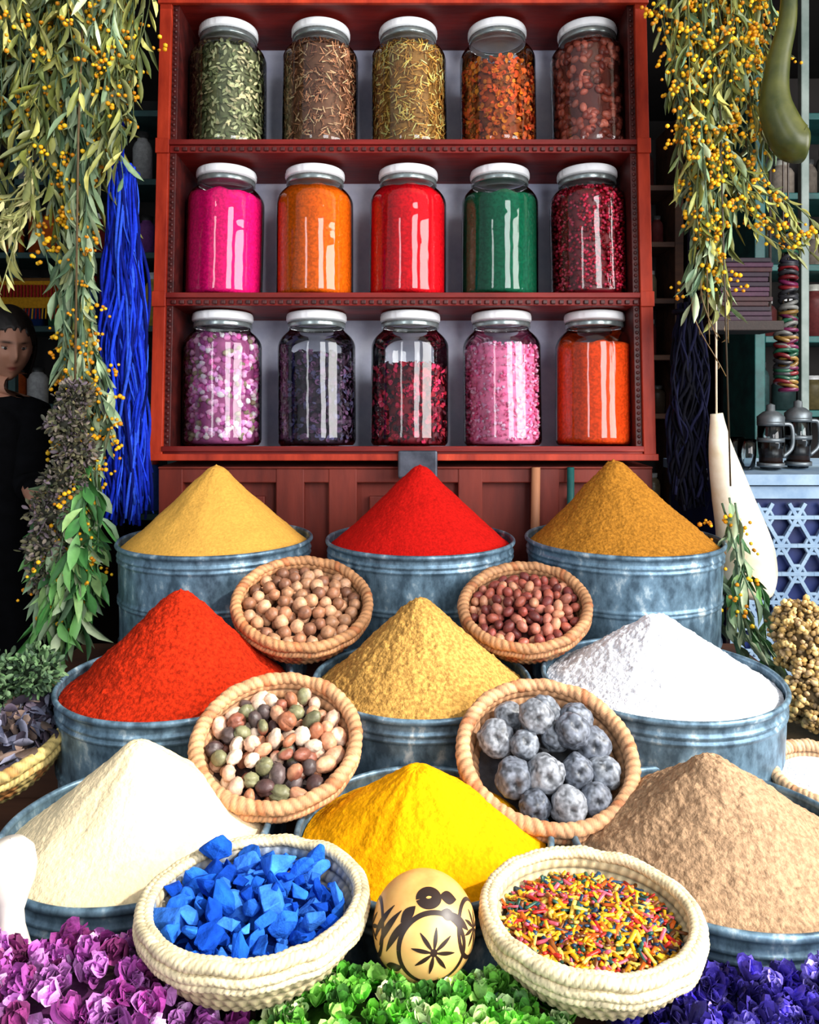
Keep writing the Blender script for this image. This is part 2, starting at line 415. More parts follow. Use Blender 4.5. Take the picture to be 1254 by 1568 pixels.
tub(.017,.966,.915,.156,.095,C(230,158,2),'turmeric',.62,pk=(-.008,0),gr=.45,mott=(.86,1.08))
tub(.374,.946,.915,.176,.118,C(166,134,104),'pepper',.62,pk=(-.01,0),gr=1.0)

# ---------------------------------------------------------------- baskets
def basket(name,loc,R,tilt,kind,colr,rollz=0,Hd=None,braid='coil',rim_c=None,thick=.0095,fillr=.90):
    Hd=Hd or R*.72
    e=empty(name,loc,(math.radians(tilt),0,rollz))
    mb=MB(); seg=288; n=72
    c=np.array(colr)
    for side in (0,1):
        V=[];cols=[]
        for i in range(n+1):
            t=i/n
            a=t*math.pi/2*.93
            r=R*math.sin(a)**.8*(1.0 if side==0 else .95) if t>0 else .0005
            z=-Hd*math.cos(a)**1.15+(0 if side==0 else .006)
            ncoil=8
            ph=(t*ncoil)%1
            bulge=math.sqrt(max(0,1-(2*ph-1)**2))
            for j in range(seg):
                th=2*math.pi*j/seg
                st=math.sin(th*56+ (2.2 if int(t*ncoil)%2 else 0)+ph*2.5)
                dr=(.0030*bulge+.0010*st*bulge)*(1 if side==0 else -1)
                rr=r+dr*math.sin(a); zz=z-(dr*math.cos(a) if side==0 else -dr*math.cos(a)*-1)
                V.append((rr*math.cos(th),rr*math.sin(th),zz))
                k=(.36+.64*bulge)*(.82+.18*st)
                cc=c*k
                if braid=='coil' and side==0 and int(t*ncoil) in(5,6) and math.sin(th*14+ph)>.1: cc=cc*np.array([.9,.5,.4])
                if kind=='indigo' and side==1:
                    q=max(0,min(1,.55+1.3*noise.noise(Vector((math.cos(th)*3,math.sin(th)*3,t*4))))); cc=cc*(1-q*.8)+np.array(C(60,130,190))*k*q*.8
                cols.append(cc)
        F=[(i*seg+j,i*seg+(j+1)%seg,(i+1)*seg+(j+1)%seg,(i+1)*seg+j) for i in range(n) for j in range(seg)]
        mb.add(V,F,np.array(cols))
    rc_=np.array(rim_c if rim_c is not None else colr)
    rings=[(R*.985,.0,thick,1,31,.9),(R*1.0,-thick*1.5,thick*.68,-1,60,.8)] if braid=='coil' else [(R*.955,.004,thick*.55,1,52,1.5),(R*1.005,.003,thick*.62,-1,52,1.5),(R*1.025,-.006,thick*.5,1,52,1.5),(R*1.01,-.013,thick*.45,-1,60,1.2)]
    for (rr,zz,tk,sg,K,sl) in rings:
        V=[];cols=[];m1,m2=620,12
        for i in range(m1):
            th=2*math.pi*i/m1
            wz=.0024*noise.noise(Vector((math.cos(th)*4,math.sin(th)*4,5)))
            for j in range(m2):
                a=2*math.pi*j/m2
                arg=th*K+sg*a*sl+.9*noise.noise(Vector((math.cos(th)*9,math.sin(th)*9,rr*30)))
                w=abs(math.sin(arg))**.42
                wob=1+.16*noise.noise(Vector((math.cos(th)*5,math.sin(th)*5,rr*50)))
                fine=1+.10*math.sin(arg*2*4)
                q=tk*(.82+.22*w)*wob
                V.append(((rr+q*math.cos(a))*math.cos(th),(rr+q*math.cos(a))*math.sin(th),zz+wz+q*math.sin(a)*.92))
                cell=int(arg/math.pi)
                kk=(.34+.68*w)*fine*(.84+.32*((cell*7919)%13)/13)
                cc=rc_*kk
                if braid=='coil' and (cell*31)%9==0: cc=cc*np.array([.85,.62,.52])
                cols.append(cc)
        F=[(i*m2+j,((i+1)%m1)*m2+j,((i+1)%m1)*m2+(j+1)%m2,i*m2+(j+1)%m2) for i in range(m1) for j in range(m2)]
        mb.add(V,F,np.clip(np.array(cols),0,1))
    mb.build('wicker_bowl',m_wick,parent=e)
    Ri=R*fillr
    def pile(n,s,dome,z0,layers=2,mind=1.5):
        out=[]
        for l in range(layers):
            pts=[];tries=0
            rr=Ri*(1-.07*(layers-1-l))-s*.8
            while len(pts)<n and tries<9000:
                tries+=1
                r=math.sqrt(U(0,1))*rr; a=U(0,2*math.pi); p=(r*math.cos(a),r*math.sin(a))
                if all((p[0]-q[0])**2+(p[1]-q[1])**2>(mind*s)**2 for q in pts): pts.append(p)
            for p in pts:
                r2=(p[0]**2+p[1]**2)/rr**2
                out.append((p[0],p[1],z0+dome*(1-r2)-(layers-1-l)*s*1.1+U(-.2,.2)*s))
        return out
    mb=MB()
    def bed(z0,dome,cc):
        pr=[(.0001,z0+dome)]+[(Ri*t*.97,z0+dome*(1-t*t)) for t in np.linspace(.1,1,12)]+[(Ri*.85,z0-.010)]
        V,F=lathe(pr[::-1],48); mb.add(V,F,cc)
    mat=m_nut
    if kind=='gallnut':
        T=ico(2,lambda v:v*(1+.07*math.sin(7*v[0])*math.sin(6*v[1]))+np.array([0,0,.25*max(0,v[2]-.85)*6]))
        cs=[C(156,106,76),C(176,128,94),C(126,84,62),C(192,146,112)]
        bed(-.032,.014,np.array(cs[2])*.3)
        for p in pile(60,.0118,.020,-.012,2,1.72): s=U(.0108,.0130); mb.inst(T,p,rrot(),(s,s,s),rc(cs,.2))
    elif kind=='hazelnut':
        T=ico(2,lambda v:np.array([v[0]*.82,v[1]*.78,v[2]*1.15])); cs=[C(140,66,56),C(168,88,70),C(110,50,46),C(184,112,92),C(196,136,104)]
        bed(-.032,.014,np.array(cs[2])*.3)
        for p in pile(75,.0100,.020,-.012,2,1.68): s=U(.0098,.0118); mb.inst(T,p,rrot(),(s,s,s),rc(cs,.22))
    elif kind=='mixed':
        T=ico(3,lambda v:np.array([v[0]*1.3,v[1]*.88,v[2]*.82])*(1-.18*max(0,v[0])**3)*(1+.08*math.sin(8*v[2])*math.sin(7*v[0]))*(1-.03*abs(math.sin(v[1]*14))))
        T2=ico(3,lambda v:np.array([v[0]*1.1,v[1]*.95,v[2]*.9])*(1+.14*math.sin(9*v[2])*math.sin(8*v[0])*math.sin(7*v[1]+1))*(1-.3*math.exp(-(v[1]/.12)**2)*(v[2]>0)))
        cs=[C(172,112,80),C(132,78,60),C(194,140,108),C(226,200,176),C(80,56,54),C(156,98,70),C(186,130,98),C(84,70,68),C(118,116,84),C(216,176,150)]
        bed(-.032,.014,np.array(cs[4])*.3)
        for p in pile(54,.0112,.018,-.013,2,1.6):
            s=U(.0090,.0132); TT=T if U(0,1)<.55 else T2; c1=rc(cs,.25); c2=rc(cs,.2)
            # two-tone shells
            w=np.clip(.5+3*(TT[0][:,1]-.25),0,1)[:,None] if U(0,1)<.3 else np.zeros((len(TT[0]),1))
            V=(TT[0]*np.array([s*U(.9,1.15),s,s*U(.8,1.1)]))@rrot().T+np.array(p); mb.add(V,TT[1],np.clip(c1*(1-w)+c2*w,0,1))
    elif kind=='lime':
        cs=[C(112,118,130),C(132,138,148),C(94,100,112),C(148,152,160)]
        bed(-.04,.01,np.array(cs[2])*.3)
        pts=[(-.068,.022),(-.030,.004),(.014,.020),(.066,.010),(-.050,-.042),(-.008,-.040),(.036,-.034),(.074,-.030),(-.045,.062),(.006,.066),(.050,.056),(-.028,-.078),(.018,-.078),(.055,-.068),(-.012,.035),(.036,.012)]
        base_ico=ico(4)[0]
        for q,(a,b) in enumerate(pts):
            s=U(.0200,.0255); sd=q*3.1
            def fn(v,sd=sd):
                n1=noise.noise(Vector(v*1.7)+Vector((sd,0,0))); n2=noise.noise(Vector(v*4.5)+Vector((sd,5,0))); n3=noise.noise(Vector(v*16)+Vector((sd,5,0)))
                return v*(1+.16*n1+.06*n2+.035*n3)*(1-.30*math.exp(-((1-v[2])/.025))-.12*math.exp(-((1+v[0])/.02)))
            T=ico(4,fn); base=np.array(rc(cs,.12)); cc=[]
            for v in base_ico:
                f1=noise.noise(Vector(v*3)+Vector((sd,2,0))); f2=noise.noise(Vector(v*14)+Vector((sd,7,0)))
                k=.66+.40*f1+.95*max(-.4,f2); k*=(1-.8*math.exp(-((1-v[2])/.035)))*(1-.6*math.exp(-((1+v[0])/.03)))
                cc.append(base*max(.10,k*1.2))
            V=(T[0]*s*np.array([1,1,.92]))@(rx(U(.2,1.2))@rz(U(0,6.28))).T+np.array([a*R/.118,b*R/.118,-.010+.018*(1-(a*a+b*b)/.008)+(.0 if q<14 else .020)])
            mb.add(V,T[1],np.clip(np.array(cc),0,1))
    elif kind=='indigo':
        mat=M('indigo_block',(1,1,1),attr=True,scale=60,rough=.9,bump=.9,bscale=80,bdist=.004,spec=.06,a_lo=.66,a_hi=1.16)
        cs=[C(26,84,188),C(38,100,204),C(16,64,164),C(54,116,216)]
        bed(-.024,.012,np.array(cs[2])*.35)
        for k,p in enumerate(pile(58,.0140,.018,-.006,2,1.18)):
            T=chunk(k%31+1,9+k%6); s=U(.008,.0205); mb.inst(T,p,rrot(),(s*U(1,1.35),s*U(.75,1.05),s*U(.65,.95)),rc(cs,.25),smooth=False)
        mb.inst(chunk(6,14),(-.056,.066,.014),rrot(),(.026,.023,.020),cs[0],smooth=False)
        mb.inst(chunk(9,14),(.050,.062,.008),rrot(),(.024,.020,.016),cs[1],smooth=False)
    elif kind=='sprinkle':
        mat=m_attrs
        cs=[C(226,160,20),C(236,184,40),C(190,40,30),C(214,96,24),C(26,60,90),C(214,90,110),C(34,80,66),C(232,200,90),C(226,160,20),C(110,60,20)]
        bed(-.018,.010,C(90,46,16))
        for _ in range(1600):
            r=math.sqrt(U(0,1))*Ri*.97; a=U(0,2*math.pi); p=(r*math.cos(a),r*math.sin(a),-.016+.010*(1-(r/Ri)**2)+U(0,.006))
            d=np.array([U(-1,1),U(-1,1),U(-.4,.4)]); q=U(.0011,.0020); mb.inst(RODT,p,dirrot(d,(0,0,1)),(U(.008,.018),q*1.3,q*.8),rc(cs,.3))
    elif kind=='white':
        mat=powderM('salt',C(232,232,238)); bed(-.012,.014,(1,1,1))
    elif kind=='twigs':
        mat=m_attr; cs=[C(96,98,120),C(130,130,150),C(70,60,74),C(110,90,80)]
        bed(-.02,.03,np.array(cs[2])*.4)
        for _ in range(300):
            r=math.sqrt(U(0,1))*Ri*.95; a=U(0,6.28); p=(r*math.cos(a),r*math.sin(a),U(-.005,.035)*(1.2-r/Ri))
            mb.inst(PETAL2,p,dirrot(rng.normal(size=3)*np.array([1,1,.4])),(U(.016,.036),U(.005,.010),.02),rc(cs,.25))
    mb.build('contents',mat,parent=e)
CREAM=C(216,196,152)
basket('gallnut_basket',(-.193,1.416,1.072),.120,25,'gallnut',C(196,140,94),.2)
basket('hazelnut_basket',(.208,1.416,1.066),.113,25,'hazelnut',C(196,142,98),-.2)
basket('mixed_nut_basket',(-.179,1.06,.982),.108,25,'mixed',C(214,160,114),.1)
basket('dried_lime_basket',(.184,1.05,.969),.114,27,'lime',C(214,160,116),0)
basket('indigo_basket',(-.149,.757,.960),.104,-3,'indigo',CREAM,0,Hd=.066,braid='palm',rim_c=C(232,214,172),thick=.0095,fillr=.90)
basket('sprinkle_basket',(.1725,.748,.953),.099,-2,'sprinkle',CREAM,0,Hd=.060,braid='palm',rim_c=C(234,216,174),thick=.0095,fillr=.86)
basket('salt_basket',(.612,1.15,.888),.075,8,'white',C(210,170,130),0)
basket('twig_basket',(-.655,1.2,.93),.125,15,'twigs',C(206,180,110),0)

# ---------------------------------------------------------------- painted gourd ball
e=empty('painted_gourd',(.0135,.738,.948))
GR=.0485
def gs(d,k=1.0):
    d=np.asarray(d,float); d=d/np.linalg.norm(d); r=GR*k; return d*r*np.array([1,1,.93])
mb=MB(); T=ico(5)
V=np.array([gs(v)*(1-.05*math.exp(-((1-v[2])/.02))) for v in T[0]]); mb.add(V,T[1])
mb.build('shell',M('gourd_skin',C(208,142,70),C(240,194,118),9,.35,spec=.5,bump=.15,bscale=30),parent=e)
mb=MB()
def fr(d):
    d=np.array(d,float); d/=np.linalg.norm(d); a=np.cross(d,(0,0,1)); a/=np.linalg.norm(a); return d,a,np.cross(a,d)*1.0
def sp(f,x,y):
    d,a,b=f; rho=math.hypot(x,y)
    if rho<1e-6: return d
    return math.cos(rho)*d+math.sin(rho)*(x*a+y*b)/rho
def ribbon(f,pts,ws,col=(1,1,1)):
    V=[];n=len(pts)
    pts=np.array(pts); T=np.gradient(pts,axis=0); T/=np.linalg.norm(T,axis=1)[:,None]+1e-9
    for i in range(n):
        nx,ny=-T[i][1],T[i][0]
        for q in(-1,-.33,.33,1): V.append(gs(sp(f,pts[i][0]+q*nx*ws[i],pts[i][1]+q*ny*ws[i]),1.006))
    F=[(i*4+k,i*4+k+1,i*4+k+5,i*4+k+4) for i in range(n-1) for k in range(3)]
    mb.add(V,F,col)
def star(f,n,r0,r1,w,ring=None,rw=.03,arc=(0,2*math.pi)):
    for k in range(n):
        a=2*math.pi*k/n+.2; t=np.linspace(0,1,12)
        ribbon(f,[((r0+(r1-r0)*s)*math.cos(a),(r0+(r1-r0)*s)*math.sin(a)) for s in t],[w*math.sin(math.pi*s)+.006 for s in t])
    ribbon(f,[(x,0) for x in np.linspace(-.07,.07,8)],[math.sqrt(max(0,.0049-x*x))+.002 for x in np.linspace(-.07,.07,8)])
    if ring:
        t=np.linspace(arc[0],arc[1],60); ribbon(f,[(ring*math.cos(s),ring*math.sin(s)) for s in t],[rw]*60)
f0=fr((.16,-.95,.16)); star(f0,8,.03,.42,.032,.66,.045)
f1=fr((1.0,-.35,.20)); star(f1,8,.03,.34,.032,.50,.04)
f2=fr((-1.0,-.15,.1)); star(f2,8,.03,.34,.032,.5,.04)
ft=fr((.12,-.50,1.0)); t=np.linspace(0,1,16)
tt=np.linspace(0,2*math.pi,50); ribbon(ft,[(.15*math.cos(s)+.02,.12*math.sin(s)) for s in tt],[.095]*50)
ribbon(ft,[(-.55+.36*s,-.05+.05*s) for s in t],[.13*math.sin(math.pi*s)+.004 for s in t])
ribbon(ft,[(-.45+.32*s,-.38+.10*s) for s in t],[.10*math.sin(math.pi*s)+.004 for s in t])
ribbon(ft,[(.30+.34*s,-.10-.18*s) for s in t],[.10*math.sin(math.pi*s)+.004 for s in t])
f3=fr((-.72,-.62,.42))
for q in(-.20,.02,.22): ribbon(f3,[(-.18+.30*s+q,.38-.8*s) for s in t],[.06*math.sin(math.pi*s)+.006 for s in t])
f4=fr((-.55,-.75,-.35)); ribbon(f4,[(-.2+.4*s,.2-.2*s) for s in t],[.09*math.sin(math.pi*s)+.006 for s in t])
f5=fr((.72,-.62,.55)); ribbon(f5,[(-.15+.3*s,-.25+.5*s) for s in t],[.07*math.sin(math.pi*s)+.006 for s in t])
mb.build('painted_pattern',M('black_paint',C(34,22,18),C(50,32,24),20,.4),parent=e)

# ---------------------------------------------------------------- flower and bud heaps at the front
def flower(mb,p,s,cs,up):
    R0=dirrot(up)
    c=rc(cs,.35)
    for ring in range(2):
        n=5
        for k in range(n):
            a=2*math.pi*k/n+ring*.6+U(-.2,.2); op=1.0-.5*ring+U(-.25,.25)
            d=R0@np.array([math.cos(op),math.sin(op)*math.cos(a),math.sin(op)*math.sin(a)])
            mb.inst(PETAL2,p,dirrot(d,R0[:,0]),(s*U(.75,1.1),s*U(.36,.5),s*U(.6,1.2)),np.clip(c*U(.65,1.5),0,1))
def heap(name,xr,yr,zt,n,s,cs,fn='flower',floor_=.8558,mat=None):
    mb=MB()
    gx,gy=40,18; V=[]
    def top(x,y):
        u=(x-xr[0])/(xr[1]-xr[0]); v=(y-yr[0])/(yr[1]-yr[0])
        return floor_+(zt-floor_)*min(1,4.5*u*(1-u)+.25)*min(1,3.2*(1-v)*v+.45)
    for i in range(gx+1):
        for j in range(gy+1):
            x=xr[0]+(xr[1]-xr[0])*i/gx; y=yr[0]+(yr[1]-yr[0])*j/gy
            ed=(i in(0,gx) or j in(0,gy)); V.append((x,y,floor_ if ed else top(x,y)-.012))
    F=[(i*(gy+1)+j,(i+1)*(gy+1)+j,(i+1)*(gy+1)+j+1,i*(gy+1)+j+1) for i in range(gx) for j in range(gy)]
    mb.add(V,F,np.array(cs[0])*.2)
    for _ in range(n):
        x=U(*xr); y=U(*yr); p=np.array([x,y,max(floor_+.003,top(x,y)+U(-.012,.004))])
        if fn=='flower': flower(mb,p,s*U(.65,1.2),cs,np.array([U(-.9,.9),U(-1.2,.4),U(.4,1)]))
        elif fn=='bud':
            c=rc(cs,.3)
            for k in range(6):
                mb.inst(PETAL2,p,dirrot(np.array([U(-1,1),U(-1,1),U(-.1,1)]),(0,0,1)),(s*U(.6,1.1),s*U(.35,.6),s*.9),np.clip(c*U(.65,1.4),0,1))
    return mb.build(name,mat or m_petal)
PUR=[C(160,76,156),C(190,116,192),C(128,46,116),C(216,160,216),C(110,40,90),C(196,126,196)]
heap('purple_dried_flower_heap',(-.50,-.155),(.60,.762),.937,330,.0185,PUR)
heap('green_bud_heap',(-.140,.150),(.585,.735),.918,440,.0140,[C(110,190,56),C(156,222,100),C(74,150,40),C(204,240,160),C(64,120,44),C(130,206,80)],'bud')
heap('violet_dried_flower_heap',(.185,.50),(.585,.762),.905,400,.0165,[C(66,52,156),C(92,76,190),C(46,36,114),C(130,116,208)])

# ---------------------------------------------------------------- hanging foliage
OLI=[C(120,126,58),C(154,156,80),C(88,100,52),C(180,176,96),C(132,136,84)]
GRY=[C(122,146,108),C(150,170,132),C(88,116,84),C(172,186,146)]
GRN=[C(68,126,62),C(104,158,84),C(52,94,52),C(140,176,108)]
YEL=[C(236,166,10),C(248,192,30),C(210,132,6)]
def strand(mb,p0,p1,nl,L,W,cs,berry=0,out=.55,wob=.03,dirb=(0,0,0),lim=None):
    p0=np.array(p0,float);p1=np.array(p1,float)
    mid=(p0+p1)/2+rng.normal(size=3)*np.array([wob,wob*.5,wob*.5])
    P=spline([p0,mid,p1],14)
    V,F=tube(P,np.linspace(.0024,.0010,14),5); mb.add(V,F,np.array(cs[2])*.9)
    for k in range(nl):
        t=(k+U(0,1))/nl; i=min(12,int(t*13)); p=P[i]+(P[i+1]-P[i])*(t*13-i)
        tg=P[i+1]-P[i]; tg/=np.linalg.norm(tg)+1e-9
        r=rng.normal(size=3); r[1]*=.7; r/=np.linalg.norm(r)
        d=tg*U(.5,1)+out*r+np.array([0,0,-.25])+np.array(dirb)
        if lim and p[0]>lim-.05: d[0]=-abs(d[0])
        l=L*U(.6,1.25); mb.inst(LEAF if U(0,1)<.6 else LEAF2,p,dirrot(d),(l,W*U(.7,1.2),l*U(.5,1.3)),rc(cs,.32))
    for k in range(int(berry)):
        i=int(rng.integers(2,13)); p=P[i]+rng.normal(size=3)*.006
        q=p+np.array([U(-.035,.035),U(-.03,.02),U(-.03,.02)])
        for m in range(int(rng.integers(3,8))):
            s=U(.0034,.0060); mb.inst(ICO1,q+rng.normal(size=3)*.009,np.eye(3),(s,s,s),rc(YEL,.15))
mb=MB()
for _ in range(74):
    x=U(-1.08,-.66); z1=U(1.82,2.35) if x>-.9 else U(1.72,2.2)
    x1=x+U(-.14,.02)
    y=U(1.70,1.86)
    strand(mb,(x+.04,y,2.66),(x1,y+U(-.06,.04),z1),26,.074,.0066,OLI if U(0,1)<.75 else GRY,berry=U(0,11),out=.65,wob=.05)
for _ in range(30):
    x=U(-.70,-.62); strand(mb,(x,U(1.70,1.80),2.66),(x+U(-.02,.01),U(1.70,1.80),U(1.92,2.2)),24,.066,.0066,OLI if U(0,1)<.6 else GRY,berry=U(0,9),out=.5,lim=-.59)
for _ in range(24):
    x=U(-.84,-.72); strand(mb,(x,U(1.72,1.82),U(2.1,2.3)),(U(-.77,-.71),U(1.72,1.78),U(1.5,1.75)),18,.078,.0092,GRY if U(0,1)<.7 else OLI,berry=U(0,8),out=.42)
for _ in range(8):
    strand(mb,(U(-.86,-.80),1.76,U(1.85,2.0)),(U(-1.0,-.9),1.72,U(1.66,1.80)),14,.05,.0045,[C(190,186,120),C(216,206,146),C(150,150,90)],berry=0,out=.6)
mb.build('hanging_mimosa_bunch',m_leaf)
mb=MB()
for _ in range(20):
    x=U(-.76,-.71); strand(mb,(x,U(1.70,1.76),U(1.48,1.72)),(U(-.73,-.68),U(1.68,1.74),U(1.15,1.4)),14,.060,.008,GRY,berry=U(0,8),out=.38)
for _ in range(44):
    x=U(-.74,-.68); strand(mb,(x,U(1.64,1.74),U(1.16,1.34)),(U(-.755,-.655),U(1.56,1.66),U(.90,1.08)),15,.076,.0115,GRN if U(0,1)<.65 else GRY,berry=U(0,4),out=.52)
V,F=tube([(-.74,1.76,2.66),(-.745,1.76,2.0),(-.74,1.75,1.45)],.003,6); mb.add(V,F,C(120,100,60))
mb.build('hanging_eucalyptus_bunch',m_leaf)
mb=MB()
for _ in range(58):
    x=U(.585,.77); z1=U(1.88,2.3); x1=x+U(-.02,.05)
    strand(mb,(x,U(1.72,1.84),2.66),(x1,U(1.70,1.82),z1),25,.064,.0052,OLI if U(0,1)<.7 else GRY,berry=U(3,18),out=.55)
for _ in range(20):
    strand(mb,(U(.62,.72),U(1.72,1.8),U(2.0,2.2)),(U(.61,.70),U(1.7,1.76),U(1.60,1.8)),20,.062,.0068,GRY if U(0,1)<.7 else OLI,berry=U(0,9),out=.45)
for _ in range(8):
    strand(mb,(U(.68,.76),1.74,U(1.9,2.05)),(U(.80,.90),1.72,U(1.74,1.84)),12,.045,.0045,OLI,berry=3,out=.5)
for _ in range(4):
    strand(mb,(U(.64,.68),1.74,U(1.75,1.9)),(U(.64,.71),1.72,U(1.46,1.64)),8,.02,.002,[C(120,96,56)]*3,berry=0,out=.5)
mb.build('hanging_mimosa_bunch',m_leaf)
mb=MB()
for _ in range(6):
    strand(mb,(U(.665,.685),U(1.64,1.68),U(1.14,1.24)),(U(.675,.70),U(1.60,1.66),U(.98,1.06)),9,.055,.0085,GRN if U(0,1)<.4 else GRY,berry=U(0,3),out=.3)
for _ in range(8):
    strand(mb,(U(.68,.70),U(1.62,1.66),U(1.06,1.10)),(U(.69,.76),U(1.58,1.64),U(.88,.95)),10,.060,.0085,GRN if U(0,1)<.4 else GRY,berry=U(0,2),out=.3)
V,F=tube([(.68,1.75,2.66),(.68,1.70,1.8),(.68,1.66,1.25)],.002,6); mb.add(V,F,C(60,50,34))
mb.build('hanging_eucalyptus_bunch',m_leaf)
def bush(name,ctrs,n,cs,s=.012,string=None):
    mb=MB()
    for (cx,cy,cz,rr) in ctrs:
        for _ in range(n):
            v=rng.normal(size=3); v/=np.linalg.norm(v); k=U(.35,1)**.5*(1+.35*noise.noise(Vector(v*2.5)+Vector((cz*9,0,0))))
            p=np.array([cx,cy,cz])+v*rr*k
            mb.inst(PETAL,p,dirrot(v+.6*rng.normal(size=3)),(s*U(.6,1.4),s*.35,s),rc(cs,.4))
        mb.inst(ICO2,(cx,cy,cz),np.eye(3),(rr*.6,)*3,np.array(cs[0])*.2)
    if string: V,F=tube(string,.0025,5); mb.add(V,F,C(100,80,50))
    return mb.build(name,m_attr)
DRY=[C(84,84,58),C(110,104,76),C(60,60,48),C(128,116,104),C(104,90,98)]
bush('hanging_thyme_bunch',[(-.700,1.64,1.44,.034),(-.715,1.63,1.385,.038),(-.700,1.64,1.325,.040),(-.720,1.63,1.265,.040),(-.745,1.62,1.20,.042),(-.75,1.62,1.13,.042),(-.75,1.62,1.07,.036)],420,DRY,.011,[(-.72,1.76,2.66),(-.71,1.68,2.0),(-.70,1.64,1.45)])
bush('dried_herb_bush',[(-.60,1.26,1.0,.035),(-.66,1.24,.99,.04)],420,[C(70,100,60),C(90,116,80),C(50,74,50)],.011)
mb=MB(); cs=[C(176,140,78),C(196,162,102),C(140,112,66),C(160,132,94)]
mb.box(.66,1.0,1.26,1.6,.835,.845,C(90,70,40))
for (cx,cy,cz,rr) in [(.715,1.42,.985,.05),(.78,1.40,.97,.065),(.70,1.36,.915,.05),(.77,1.33,.90,.055),(.86,1.40,.95,.07),(.74,1.48,1.0,.055),(.84,1.34,.885,.05),(.81,1.46,1.01,.045)]:
    for _ in range(620):
        v=rng.normal(size=3); v/=np.linalg.norm(v); s=U(.003,.0062)
        nn=noise.noise(Vector(v*4)+Vector((cx*19,0,0)))
        q=rr*(.90+.34*nn); mb.inst(BUD,np.array([cx,cy,cz])+v*q,rrot(),(s,s,s*.8),np.clip(rc(cs,.3)*(1+1.3*nn),0,1))
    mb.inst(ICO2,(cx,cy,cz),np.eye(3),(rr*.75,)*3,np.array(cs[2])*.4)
mb.build('dried_yarrow_heap',m_attr)
simple_box('side_crate',(.66,1.0,1.25,1.48,.682,.834),m_wood,.004)

# ---------------------------------------------------------------- yarn hanks
def yarn(name,x0,x1,y,zt,zb,cs,n,r=.0042,wav=.011,drift=0):
    mb=MB(); m=12
    xc=(x0+x1)/2
    for k in range(n):
        x=U(x0,x1); yy=y+U(-.024,.024); zb_=zb+abs(rng.normal())*.07
        P=[]; ph=U(0,6); ph2=U(0,6); f=U(7,15)
        tx=xc+(x-xc)*.55
        for i in range(m):
            t=i/(m-1); z=zt+(zb_-zt)*t
            P.append((tx+(x-tx)*min(1,t*1.6)+wav*math.sin(ph+t*f)*min(1,t*3)+drift*(t**1.5)+U(-.004,.004),yy+.009*math.cos(ph2+t*f),z))
        V,F=tube(spline(P,34),r*U(.5,1.2),6); mb.add(V,F,rc(cs,.4))
    V,F=tube([(xc,y,2.67),(xc,y,zt-.01)],.004,6); mb.add(V,F,cs[0])
    V,F=tube([(xc+.034*math.cos(a),y+.028*math.sin(a),zt-.02) for a in np.linspace(0,6.28,20)],.006,6); mb.add(V,F,cs[0])
    return mb.build(name,m_yarn)
yarn('blue_yarn_hank',-.700,-.618,1.80,1.97,1.14,[C(18,40,166),C(30,62,210),C(10,22,104),C(52,92,228)],190,r=.0034,wav=.015,drift=.012)
yarn('navy_yarn_hank',.625,.70,1.86,1.66,1.17,[C(8,9,22),C(14,15,36),C(5,5,14)],120,r=.0036,wav=.014)

# ---------------------------------------------------------------- gourds
def gourd(name,pts,rad,c1,c2,rough=.4,stringtop=None):
    mb=MB(); n=60; P=spline(pts,n); R=np.interp(np.linspace(0,1,n),np.linspace(0,1,len(rad)),rad)
    k=np.convolve(np.pad(R,3,'edge'),np.ones(7)/7,'valid'); k[-5:]=[k[-6]*.97,k[-6]*.90,k[-6]*.76,k[-6]*.52,k[-6]*.12]
    V,F=tube(P,k,32); mb.add(V,F)
    if stringtop: V,F=tube([stringtop,pts[0]],.0025,6); mb.add(V,F)
    return mb.build(name,M(name+'_skin',c1,c2,14,rough))
gourd('white_gourd',[(.705,1.80,1.40),(.715,1.80,1.32),(.738,1.80,1.22),(.764,1.80,1.12),(.775,1.80,1.04),(.768,1.80,.975)],[.013,.024,.038,.050,.063,.065,.054],C(226,206,170),C(246,236,214),.35,(.70,1.80,2.67))
gourd('green_gourd',[(.810,1.67,2.34),(.805,1.67,2.24),(.785,1.67,2.15),(.780,1.67,2.06),(.81,1.665,1.985),(.845,1.66,1.975)],[.014,.018,.022,.027,.037,.042,.039],C(44,52,20),C(78,80,34),.35,(.81,1.75,2.67))
mb=MB(); V,F=lathe([(.0005,-.068),(.022,-.068),(.025,-.06),(.018,-.045),(.013,-.025),(.012,-.01),(.017,.006),(.022,.02),(.0235,.033),(.021,.047),(.013,.056),(.0005,.059)],32); mb.add(V,F)
mb.build('ceramic_pestle',M('white_ceramic',C(206,194,180),C(232,224,214),12,.3),loc=(-.378,.742,.968))

# ---------------------------------------------------------------- background, left side
TIN=[C(30,60,120),C(160,70,24),C(120,30,30),C(60,110,70),C(150,130,60),C(110,60,120),C(170,170,170)]
def bottle(mb,x,y,z,h,r,col,lid):
    V,F=lathe([(.0005,0),(r,0.0),(r,.0),(r,h*.7),(r*.8,h*.8),(r*.55,h*.85),(r*.55,h*.9)],16); V=V+np.array([x,y,z]); mb.add(V,F,col)
    V,F=lathe([(r*.62,h*.88),(r*.64,h),(.0005,h)],16); V=V+np.array([x,y,z]); mb.add(V,F,lid)
def shelfunit(name,x0,x1,y,d,zs,ztop,mat):
    mb=MB()
    mb.box(x0,x0+.04,y,y+d,0,ztop); mb.box(x1-.04,x1,y,y+d,0,ztop); mb.box(x0,x1,y+d,y+d+.02,0,ztop,mat=1)
    for z in zs: mb.box(x0+.04,x1-.04,y+.0,y+d,z-.025,z)
    xm=(x0+x1)/2; mb.box(xm-.015,xm+.015,y,y+.03,0,ztop)
    return mb.build(name,[mat,m_wallr],bevel=.003)
zsL=[.5,.95,1.40,1.72,2.02,2.32,2.6]
